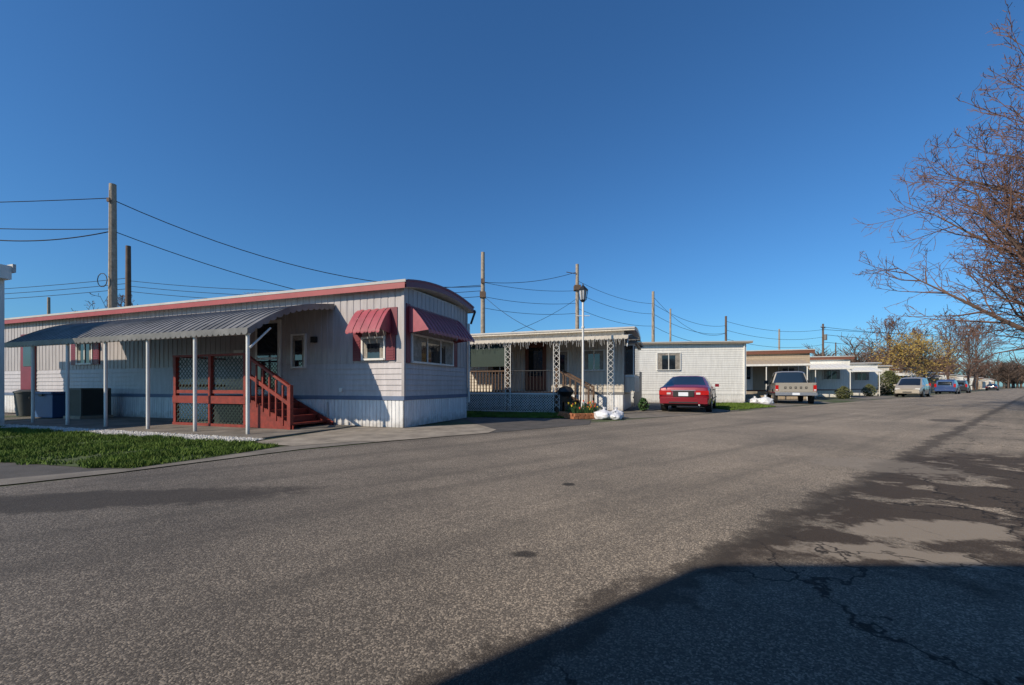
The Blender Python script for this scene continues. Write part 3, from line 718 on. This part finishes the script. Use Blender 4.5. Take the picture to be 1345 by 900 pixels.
# ------------------------------------------------------------------ VEHICLES
def vehicle(name,x,y,heading,paint,ST,wheels,glassx,slopes,extra=None,wfac=1.0,bed=None):
    e=empty(name,(x,y,.004),heading)
    mb=MB(); rings=[]
    for (sx,zb,zl,zt,w,wt) in ST:
        w*=wfac;wt*=wfac
        gl=zt-zl
        half=[(w*.80,zb),(w*.95,zb+.07),(w,zb+(zl-zb)*.45),(w*.985,zl-.09),(w*.95,zl)]
        if gl>.15: half+=[(wt+(w*.95-wt)*.18,zt-.09),(wt*.93,zt-.02),(wt*.55,zt+.012)]
        else: half+=[(w*.90,zl+gl*.35),(wt*.97,zl+gl*.75),(wt*.55,zt)]
        ring=[(sx,a,b) for a,b in half]+[(sx,-a,b) for a,b in reversed(half)]
        rings.append(ring)
    n=len(rings[0])
    for r in rings: mb.v+=r
    P=mb.mi(paint);G=mb.mi('carglass');U=mb.mi('underbody')
    for i in range(len(rings)-1):
        xm=(ST[i][0]+ST[i+1][0])/2
        for j in range(n):
            k=(j+1)%n; q=(i*n+j,i*n+k,(i+1)*n+k,(i+1)*n+j)
            mi=P
            if j in (4,n-6) and any(a<xm<b for a,b in glassx): mi=G
            if j in (6,7,8) and any(a<xm<b for a,b in slopes): mi=G
            if j in (5,6,7,8,9) and bed and bed[0]<xm<bed[1]: mi=U
            if j==n-1: mi=U
            mb.f.append(q);mb.m.append(mi)
    mb.f.append(tuple(range(n))[::-1]);mb.m.append(P); o=(len(rings)-1)*n; mb.f.append(tuple(o+j for j in range(n)));mb.m.append(P)
    body=mb.build('body',e)
    bm=bmesh.new();bm.from_mesh(body.data);bmesh.ops.recalc_face_normals(bm,faces=bm.faces);bm.to_mesh(body.data);bm.free()
    r=wheels[2]; cut=MB()
    W=max(s[4] for s in ST)*wfac
    for wx in wheels[:2]:
        for s in (-1,1): cut.tube((wx,s*(W-.26),r),(wx,s*(W+.2),r),r*1.16,r*1.16,'underbody',28)
    c=cut.build('cut'); c.parent=e
    bm=bmesh.new();bm.from_mesh(c.data);bmesh.ops.recalc_face_normals(bm,faces=bm.faces);bm.to_mesh(c.data);bm.free()
    mod=body.modifiers.new('arch','BOOLEAN');mod.object=c;mod.operation='DIFFERENCE';mod.solver='EXACT'
    bpy.context.view_layer.update()
    dg=bpy.context.evaluated_depsgraph_get(); me=bpy.data.meshes.new_from_object(body.evaluated_get(dg))
    body.modifiers.clear(); body.data=me; bpy.data.objects.remove(c)
    me.shade_smooth(); me.set_sharp_from_angle(angle=R(32))
    mb=MB()
    for wx in wheels[:2]:
        for s in (-1,1):
            yo=s*(W-.02);yi=s*(W-.22)
            mb.tube((wx,yi,r),(wx,yo,r),r,r*.97,'rubber',28)
            mb.tube((wx,yo-s*.01,r),(wx,yo+s*.008,r),r*.64,r*.60,'chrome',24)
            mb.tube((wx,yo,r),(wx,yo+s*.02,r),r*.18,r*.15,'chrome',12)
            for i in range(5):
                a=i*2*math.pi/5; mb.tube((wx+r*.40*math.cos(a),yo,r+r*.40*math.sin(a)),(wx+r*.40*math.cos(a),yo+s*.012,r+r*.40*math.sin(a)),r*.11,r*.11,'black',8)
    mb.build('wheels',e,smooth=40)
    mb=MB()
    if extra: extra(mb,W,ST[-1][0])
    mb.build('trim_and_lamps',e,bevel=.012)
    return e
SED=[(0,.42,.74,.78,.74,.62),(.05,.30,.88,.93,.86,.70),(.22,.25,.93,1.0,.90,.74),(.75,.22,.95,1.04,.92,.74),(1.32,.21,.96,1.36,.93,.60),(1.5,.21,.96,1.385,.93,.60),(2.25,.21,.95,1.42,.93,.60),(2.35,.21,.95,1.42,.93,.60),(2.85,.21,.94,1.385,.93,.59),(3.0,.21,.94,1.34,.93,.59),(3.65,.22,.92,1.0,.93,.72),(4.4,.22,.80,.86,.91,.70),(4.75,.26,.66,.71,.84,.62),(4.86,.36,.56,.60,.72,.55)]
def ext_sedan(mb,W,Ln):
    mb.box(-.09,.12,-.82,.82,.34,.56,'PAINT'); mb.box(-.1,-.085,-.5,.5,.36,.41,'black')
    for s in (-1,1):
        mb.box(-.025,.22,s*.42,s*.86,.66,.82,'lens_red'); mb.box(-.03,.0,s*.44,s*.58,.68,.75,'lens_clear')
        mb.box(Ln-.28,Ln-.03,s*.48,s*.78,.58,.70,'lens_clear')
        mb.box(2.95,3.1,s*.93,s*1.08,.96,1.08,'PAINT')
        for xx in (1.15,2.3,3.35): mb.box(xx,xx+.008,s*.925,s*.936,.35,.93,'black')
        for xx in (1.5,2.65): mb.box(xx,xx+.16,s*.92,s*.95,.83,.86,'PAINT')
        mb.box(.8,4.2,s*.925,s*.945,.50,.54,'black')
    mb.box(-.035,.0,-.36,.36,.60,.80,'black'); mb.box(-.045,-.034,-.17,.17,.62,.76,'plate'); mb.box(-.03,.0,-.42,.42,.82,.84,'chrome')
    mb.box(.02,.05,-.6,.6,.575,.59,'black'); mb.tube((-.06,-.55,.29),(.1,-.55,.29),.03,.03,'chrome',10)
def mk(fn,paint):
    def f(mb,W,Ln):
        b0=mb.box
        def bx(*a):
            a=list(a); a[-1]=paint if a[-1]=='PAINT' else a[-1]; b0(*a)
        mb.box=bx; fn(mb,W,Ln)
    return f
def sedan(x,y,h,paint,name='parked_car'):
    return vehicle(name,x,y,h,paint,SED,(1.0,3.85,.33),[(1.36,2.25),(2.35,3.3)],[(.8,1.32),(3.0,3.6)],extra=mk(ext_sedan,paint))
sedan(6.35,15.8,math.atan2(.883,.469),'carred')
VAN=[(0,.45,.98,1.02,.84,.75),(.04,.32,1.05,1.62,.92,.70),(.3,.24,1.05,1.74,.96,.72),(1.4,.22,1.04,1.78,.98,.74),(1.5,.22,1.04,1.78,.98,.74),(2.6,.22,1.03,1.76,.98,.73),(2.7,.22,1.03,1.75,.98,.73),(3.2,.22,1.02,1.66,.98,.70),(4.05,.24,.98,1.06,.96,.76),(4.6,.25,.80,.88,.90,.70),(4.85,.36,.62,.68,.78,.62)]
def ext_van(mb,W,Ln):
    mb.box(-.08,.1,-.9,.9,.36,.6,'PAINT'); mb.box(Ln-.12,Ln+.06,-.8,.8,.34,.54,'PAINT'); mb.box(Ln-.02,Ln+.07,-.3,.3,.40,.5,'black')
    for s in (-1,1):
        mb.box(-.02,.1,s*.74,s*.94,.85,1.25,'lens_red'); mb.box(Ln-.35,Ln-.06,s*.5,s*.82,.66,.8,'lens_clear'); mb.box(3.1,3.25,s*.98,s*1.18,1.0,1.15,'PAINT')
        for xx in (1.45,2.65,3.6): mb.box(xx,xx+.008,s*.972,s*.985,.35,1.0,'black')
    mb.box(Ln-.1,Ln-.02,-.4,.4,.62,.72,'black'); mb.box(-.03,0,-.6,.6,1.1,1.5,'carglass')
def van(x,y,h,paint,name='parked_minivan',wf=1.0):
    return vehicle(name,x,y,h,paint,VAN,(.95,3.95,.36),[(.3,1.4),(1.5,2.6),(2.7,3.5)],[(3.2,4.0)],extra=mk(ext_van,paint),wfac=wf)
PK=[(0,.50,1.06,1.08,.95,.90),(.03,.42,1.10,1.12,.97,.90),(1.0,.40,1.10,1.12,.98,.90),(2.02,.38,1.10,1.12,.98,.90),(2.06,.38,1.10,1.16,.98,.88),(2.16,.38,1.10,1.80,.98,.70),(2.3,.38,1.10,1.86,.98,.70),(3.1,.38,1.09,1.86,.98,.70),(3.3,.38,1.09,1.80,.98,.69),(3.8,.38,1.08,1.18,.97,.86),(5.1,.40,1.02,1.10,.95,.86),(5.3,.45,.87,.92,.9,.82)]
def ext_pk(mb,W,Ln):
    mb.box(-.16,-.02,-.96,.96,.48,.64,'chrome'); mb.box(-.165,-.158,-.17,.17,.50,.62,'plate')
    mb.box(-.03,.02,-.78,.78,.68,1.10,'PAINT')
    for i in range(5):
        c=-.48+i*.24; mb.box(-.04,-.03,c-.05,c+.05,.84,.96,'black'); mb.box(-.043,-.04,c-.02,c+.02,.875,.925,'PAINT')
    for s in (-1,1):
        mb.box(-.02,.06,s*.80,s*.95,.72,1.04,'lens_red'); mb.box(-.025,.0,s*.82,s*.93,.74,.81,'lens_clear')
        mb.box(Ln-.05,Ln+.03,s*.6,s*.88,.68,.86,'lens_clear'); mb.box(3.4,3.52,s*.98,s*1.2,1.12,1.34,'black')
        for xx in (2.2,3.6): mb.box(xx,xx+.012,s*.972,s*.988,.5,1.05,'black')
        mb.box(.15,5.0,s*.965,s*.992,.60,.66,'maroon')
        mb.box(.0,2.03,s*.84,s*.94,1.10,1.17,'PAINT')
    mb.box(.0,.07,-.84,.84,1.10,1.17,'PAINT')
    mb.box(Ln-.05,Ln+.12,-.95,.95,.45,.62,'chrome')
vehicle('pickup_truck',15.5,23.3,math.atan2(.9,.438),'truck',PK,(1.05,4.45,.39),[(2.35,3.5)],[(3.3,3.78),(2.06,2.16)],extra=mk(ext_pk,'truck'),bed=(.05,2.05))
hd=math.atan2(.6255,.7802)
van(38.6,40.6,hd+math.pi,'cartan')
sedan(44.2,46.5,hd+math.pi,'carwhite'); van(53.0,52.2,hd,'carblue','parked_minivan'); van(62.5,59.8,hd,'carblack'); sedan(104,92.5,hd,'carblack')

# ------------------------------------------------------------------ TREES
def bare(name,x,y,h,rad,seed,r0=.22,nl=34,n1=11,n2=6,n3=3,tr=.007,z0=.18,bud=0,leafk=None,leafn=0,ls=.1):
    rd=random.Random(seed); e=empty(name,(x,y,0)); mb=MB(); tips=[]
    V=lambda s: Vector((rd.gauss(0,s),rd.gauss(0,s),rd.gauss(0,s)))
    tk=[Vector((0,0,0))]
    for i in range(10): tk.append(tk[-1]+Vector((rd.gauss(0,.008)*h,rd.gauss(0,.008)*h,h*.092)))
    R_=lambda t: r0*max(0,1-t)**.8+tr
    for i in range(10): mb.tube(tk[i],tk[i+1],R_(i/10),R_((i+1)/10),'bark',9,False)
    def at(t):
        f=min(9.999,t*10); i=int(f); return tk[i].lerp(tk[i+1],f-i)
    def branch(p,d,l,r,order,k):
        segs=5 if order==1 else (3 if order==2 else 2); pts=[p]; q=p; dd=d.copy()
        for i in range(segs):
            dd=(dd+V(.10+.03*order)+Vector((0,0,.10 if order<3 else .05))).normalized()
            qn=q+dd*l/segs; ra=max(tr,r*(1-i/segs)); rb=max(tr*.8,r*(1-(i+1)/segs)); mb.tube(q,qn,ra,rb,k,6 if order==1 else (4 if order==2 else 3),False); q=qn; pts.append(q)
        tips.append(q)
        if order>3: return
        m=(n1,n2,n3)[order-1]
        for i in range(m):
            t=(i+rd.uniform(.3,1))/m*.85+.12; f=min(segs-.001,t*segs); j=int(f); pp=pts[j].lerp(pts[j+1],f-j); ax=(pts[j+1]-pts[j]).normalized()
            s=V(1); s-=s.dot(ax)*ax; s.normalize()
            nd=(ax*rd.uniform(.5,.9)+s*rd.uniform(.5,.9)).normalized()
            ll=l*rd.uniform(.28,.5)*(1.15-.6*t) if order<3 else l*rd.uniform(.35,.7)
            branch(pp,nd,ll,max(tr,r*.45*(1-t*.6)),order+1,'twig')
    for i in range(nl):
        t=z0+(1-z0)*((i+.5)/nl)**.9*.97; a=i*2.399+rd.uniform(-.4,.4)
        el=rd.uniform(.25,.6)+t*.7; l=rad*(1.05*math.sin(math.pi*min(1,(.22+.72*t)))+.12)*rd.uniform(.75,1.15)
        branch(at(t),Vector((math.cos(a)*math.cos(el),math.sin(a)*math.cos(el),math.sin(el))),l,R_(t)*.5,1,'bark')
    mb.build('trunk_and_limbs',e)
    if bud or leafk:
        mb=MB()
        for t in tips:
            for i in range(bud or leafn):
                s=rd.uniform(.5,1)*(.024 if bud else ls); dd=V(1).normalized(); qq=dd.orthogonal().normalized(); p=t+V(.05 if bud else ls*2)
                mb.poly([p-dd*s,p+qq*s*.5,p+dd*s,p-qq*s*.5],'bud' if bud else leafk)
        mb.build('buds' if bud else 'leaves',e)
    return e
bare('bare_tree',19.0,13.4,10.8,5.7,3,.26,52,13,6,3,.009,.14,bud=2)
bare('bare_tree',26.5,19.4,11.5,5.6,4,.24,40,11,6,2,.012,.15,bud=1)
for i,(x,y,h,r_) in enumerate([(57.0,61,7.5,4.2),(61,63,7.0,4.0),(53,58.5,6.0,3.4)]):
    bare('yellow_spring_tree',x,y,h,r_,20+i,.15,20,6,4,1,.015,.1,leafk='forsythia',leafn=2,ls=.16)
for i,(x,y,h,r_) in enumerate([(60,68,11.5,5),(67.5,70,10,4.5),(79,77,13,5.5),(92,86,14,5.5),(104,96,15,6),(120,110,16,6.5),(-33,36,8.3,3.5),(-14,48,8.4,4)]):
    bare('bare_tree',x,y,h,r_,30+i,.2,22,7,4,1,.028 if y>60 else .016,.2)
mb=MB(); rd=random.Random(2)
def belt(x0,y0,x1,y1,n,hh):
    for i in range(n):
        t=rd.random(); x=x0+(x1-x0)*t+rd.gauss(0,4); y=y0+(y1-y0)*t+rd.gauss(0,4); h=hh*rd.uniform(.6,1.1)
        mb.tube((x,y,0),(x,y,h*.6),.25,.1,'farwood',4,False)
        for j in range(60):
            a=rd.uniform(0,6.28); z0=h*rd.uniform(.15,.75); l=h*rd.uniform(.12,.35); p0=Vector((x,y,z0)); p1=p0+Vector((math.cos(a)*l*.8,math.sin(a)*l*.8,l*.8))
            mb.tube(p0,p1,.09,.04,'farwood',3,False)
            for q in range(3):
                b2=a+rd.uniform(-1.4,1.4); m_=p0.lerp(p1,rd.uniform(.3,.95)); mb.tube(m_,m_+Vector((math.cos(b2)*l*.4,math.sin(b2)*l*.4,l*.35)),.05,.03,'farwood',3,False)
belt(75,96,175,172,60,12); belt(165,160,300,225,60,13); belt(200,170,300,215,40,12); belt(-220,150,-60,140,24,8)
mb.build('distant_trees')

# ------------------------------------------------------------------ SKY, SUN, CAMERA
sx,sy=-.81,-.586; EL=33.0
w=bpy.data.worlds.new('World'); scene.world=w; w.use_nodes=True; N=w.node_tree.nodes; L=w.node_tree.links; bg=N['Background']
sky=N.new('ShaderNodeTexSky'); sky.sky_type='NISHITA'; sky.sun_disc=False; sky.sun_elevation=R(EL); sky.sun_rotation=math.atan2(sx,sy)
sky.air_density=1.1; sky.dust_density=.6; sky.ozone_density=3.5
mx=N.new('ShaderNodeMix'); mx.data_type='RGBA'; mx.blend_type='MULTIPLY'; mx.inputs[0].default_value=1; mx.inputs[7].default_value=(.52,1.0,1.42,1)
L.new(sky.outputs[0],mx.inputs[6]); L.new(mx.outputs[2],bg.inputs[0]); bg.inputs[1].default_value=.088
sl=bpy.data.lights.new('sun','SUN'); sl.energy=4.9; sl.angle=R(.5); sl.color=(1,.87,.69)
so=bpy.data.objects.new('sun',sl); scene.collection.objects.link(so)
d=Vector((sx*math.cos(R(EL)),sy*math.cos(R(EL)),math.sin(R(EL))))
so.rotation_euler=d.to_track_quat('Z','Y').to_euler(); so.location=(-20,-15,20)
cam=bpy.data.cameras.new('camera'); co=bpy.data.objects.new('camera',cam); scene.collection.objects.link(co); scene.camera=co
co.location=(0,0,1.0); co.rotation_euler=(R(90),0,0); cam.lens=14.99; cam.sensor_width=36; cam.shift_y=.0424; cam.clip_start=.05; cam.clip_end=3000
scene.view_settings.view_transform='Standard'; scene.view_settings.look='None'; scene.view_settings.exposure=0
